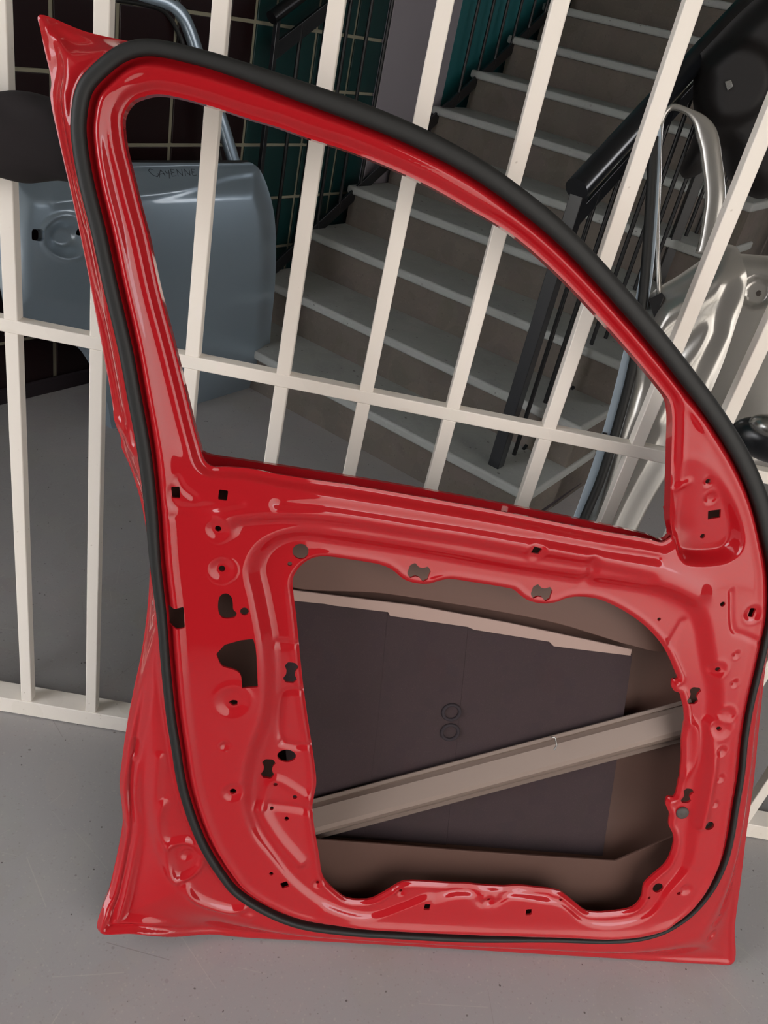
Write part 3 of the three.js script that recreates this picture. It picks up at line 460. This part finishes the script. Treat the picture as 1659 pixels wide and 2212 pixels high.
// ---------------------------------------------------------------- champagne doors on the right
function slabDoor(name, label, fr, parts) { const g = thing(name, label, 'car door'); place(g, fr); return g; }
{
  const d = thing('car_door', 'shiny champagne silver car door with open window frame, right behind the fence', 'car door'); place(d, [[0.78000,0.00000,-1.62000],[0.93715,-0.00000,0.34894],[0.08442,0.97030,-0.22672],[-0.33857,0.24192,0.90931]]);
  const out = spline([[-0.2376,0.9509],[-0.1880,1.0169],[-0.1398,1.0798],[-0.1138,1.1046],[-0.0956,1.1026],[-0.0706,1.0741],[-0.0528,1.0485],[-0.0391,1.0006],[-0.0345,0.9493],[-0.0270,0.8544],[-0.0288,0.7533],[-0.0404,0.6453],[-0.0435,0.5968],[-0.0556,0.4827],[-0.0631,0.2885],[-0.0588,0.1155],[-0.1465,0.0472],[-0.1769,0.1311],[-0.2010,0.3999],[-0.2179,0.6043],[-0.2299,0.7872],[-0.2383,0.8962]], true, 200);
  const O = { poly: out, closed: true };
  const sw = { poly: spline([[-0.2116,0.8270],[-0.1701,0.9175],[-0.1133,0.9886],[-0.0675,1.0545]], false, 40), closed: false };
  const sw2 = { poly: spline([[-0.1174,0.6993],[-0.1027,0.8293],[-0.0731,0.9156]], false, 20), closed: false };
  mesh('body_panel', sheet({ box: [-0.6, -0.05, 0.05, 1.16], step: 0.006, field: (x, y) => nearDist(O, x, y, 0.05), height: (x, y) => 0.03 * sm(0, 0.06, -nearDist(O, x, y, 0.2)) + 0.026 * bump(nearDist(sw, x, y, 0.2), 0, 0.045) + 0.012 * bump(nearDist(sw2, x, y, 0.2), 0, 0.03) - 0.02 * sm(0.75, 0.35, y), edge: () => 0.04 }), M.champagne, d);
  mesh('window_frame', sweep(spline([[-0.2142,0.9580],[-0.2700,1.0895],[-0.3094,1.2010],[-0.3357,1.2735],[-0.3456,1.3148],[-0.3366,1.3390],[-0.3063,1.3404],[-0.2682,1.3265],[-0.2382,1.2973],[-0.2130,1.2552],[-0.1812,1.1946],[-0.1676,1.1483],[-0.1565,1.1007],[-0.1528,1.0709]], false, 90).map(([x, y]) => [x, y, 0.0]), (t) => [0.006 + 0.016 * sm(0.45, 0.6, t), 0.012], false, [0, 0, 1], 12, 3), M.champagne, d);
  mesh('edge_strip', plate(spline([[-0.3610,1.3063],[-0.3508,1.3068],[-0.3022,1.1828],[-0.2428,0.9923],[-0.2227,0.8901],[-0.2001,0.7857],[-0.1832,0.6048],[-0.1884,0.4049],[-0.1878,0.1263],[-0.2207,0.1116],[-0.2137,0.3884],[-0.2218,0.6148],[-0.2426,0.8057],[-0.2683,0.9740],[-0.3214,1.1777]], true, 120), 0.02, 0.02), M.skyTintedEdge, d);
  mesh('edge_seal', sweep(spline([[-0.3490,1.2702],[-0.3176,1.1787],[-0.2820,1.0653],[-0.2529,0.9679],[-0.2269,0.8667],[-0.2101,0.7824],[-0.1970,0.6712],[-0.1857,0.5188],[-0.1885,0.3921],[-0.1769,0.1311]], false, 60).map(([x, y]) => [x, y, 0.024]), () => [0.011, 0.009], false), M.rubber, d);
  mesh('strip_clip', plate([[-0.2223,0.6259],[-0.2105,0.6278],[-0.2081,0.6216],[-0.2017,0.6227],[-0.1994,0.6165],[-0.2187,0.6131]], 0.008, 0.026), M.black, d);
  mesh('mirror_base', plate([[-0.2326,0.9438],[-0.2114,0.9674],[-0.2026,0.9615],[-0.2028,0.9399],[-0.1760,0.9048],[-0.1703,0.8627],[-0.1973,0.8981]], 0.02, 0.035), M.black, d);
}
{
  const d = thing('car_door', 'olive silver car door panel with a round recess at the right edge', 'car door'); place(d, [[1.00000,0.00000,-1.95000],[0.93715,-0.00000,0.34894],[0.08442,0.97030,-0.22672],[-0.33857,0.24192,0.90931]]);
  const out = spline([[-0.1994,1.0086],[-0.0938,1.0438],[0.0545,1.0771],[0.1660,0.8215],[0.1591,0.5595],[-0.0829,0.4692],[-0.1401,0.7715],[-0.1662,0.9153]], true, 120), O = { poly: out, closed: true }, c = [-0.0854,0.9496];
  mesh('body_panel', sheet({ box: [-0.6, 0.2, 0.6, 1.3], step: 0.007, field: (x, y) => Math.max(nearDist(O, x, y, 0.05), 0.008 - Math.hypot(x - c[0] - 0.006, y - c[1])), height: (x, y) => 0.02 * sm(0, 0.04, -nearDist(O, x, y, 0.1)) - 0.018 * (1 - sm(0.03, 0.042, Math.hypot(x - c[0], y - c[1]))), edge: () => 0.03 }), M.champagne, d);
}
{
  const d = thing('door_trim_panel', 'big black door trim panel with round speaker bulge hanging at the upper right', 'trim panel'); place(d, [[1.05000,0.00000,-2.75000],[0.93715,-0.00000,0.34894],[0.00000,1.00000,0.00000],[-0.34894,0.00000,0.93715]]);
  const out = spline([[-0.2440,1.3904],[-0.2281,1.4231],[-0.1968,1.4797],[-0.1656,1.5326],[-0.1164,1.5998],[-0.0251,1.6764],[0.1509,1.5106],[0.1859,1.3277],[0.1397,1.1352],[0.0809,1.0788],[-0.0344,1.1175],[-0.0789,1.1739],[-0.1044,1.1133],[-0.1493,1.0797],[-0.1732,1.0958],[-0.1709,1.1648],[-0.1765,1.2300],[-0.2065,1.2880],[-0.2282,1.3466]], true, 120), O = { poly: out, closed: true }, c = [-0.1072,1.3605];
  mesh('panel', sheet({ box: [-0.4, 0.6, 1.2, 1.9], step: 0.012, field: (x, y) => nearDist(O, x, y, 0.05), height: (x, y) => 0.05 * sm(0, 0.08, -nearDist(O, x, y, 0.2)) + 0.03 * sm(0.12, 0.08, Math.hypot(x - c[0], y - c[1])), edge: () => 0.03 }), M.trim, d);
  mesh('metal_clip', plate([[-0.1359,1.3596],[-0.1207,1.3678],[-0.1095,1.3534],[-0.1195,1.3390]], 0.01, 0.092), M.steel, d);
}
{
  const d = thing('mirror_housing', 'glossy black car wing mirror housing at the right edge behind the fence', 'car mirror'); place(d, [[0.78000,0.00000,-1.62000],[0.93715,-0.00000,0.34894],[0.08442,0.97030,-0.22672],[-0.33857,0.24192,0.90931]]);
  const c = [0.1027,0.7334];
  const g = new THREE.SphereGeometry(0.07, 32, 20); g.scale(1.3, 0.7, 0.8); g.translate(c[0] + 0.03, c[1], 0.03);
  mesh('shell', g, M.blackPaint, d);
  const h = new THREE.SphereGeometry(0.045, 24, 16); h.scale(1, 0.6, 0.9); h.translate(c[0] + 0.01, c[1] + 0.028, 0.055); mesh('cover', h, M.steel, d);
  const e = [-0.0606,0.7229]; mesh('mounting_arm', barBetween([c[0], c[1], 0.03], [e[0], e[1], 0.03], 0.03, 0.025, 0.008), M.black, d);
}
{
  const d = thing('trim_strip', 'dark purple-brown trim strip lying across the floor at the stair foot', 'trim strip');
  const A = [0.5778,2.2890], B = [1.1109,3.0682];
  d.position.set(A[0], 0, -A[1]);
  mesh('strip', barBetween([0, 0.03, 0], [B[0] - A[0], 0.03, -(B[1] - A[1])], 0.09, 0.05, 0.015), M.purple, d);
}
{
  const d = thing('cloth_bundle', 'black cloth bundle hung around the fence bar at the left edge', 'cloth'); place(d, [[0.00000,0.00000,-1.21212],[1.00000,0.00000,0.00000],[0.00000,1.00000,0.00000],[0.00000,0.00000,1.00000]]);
  const pts = spline([[-0.6022,1.1342],[-0.5404,1.1352],[-0.5094,1.1362],[-0.4813,1.1396],[-0.4532,1.1442],[-0.3939,1.1505]], false, 40).map(([x, y]) => [x, y, 0.042]);
  const g = sweep(pts, (t) => [0.053, 0.04], false, [0, 0, 1], 22, 2.2);
  const p = g.attributes.position; for (let i = 0; i < p.count; i++) { const k = 0.0025 * Math.sin(p.getX(i) * 40 + p.getY(i) * 160) + 0.0015 * Math.sin(p.getX(i) * 90 - p.getY(i) * 210); p.setXYZ(i, p.getX(i), p.getY(i) + k, p.getZ(i) + k); } g.computeVertexNormals();
  mesh('cloth', g, M.cloth, d);
}
renderer.render(scene, camera);
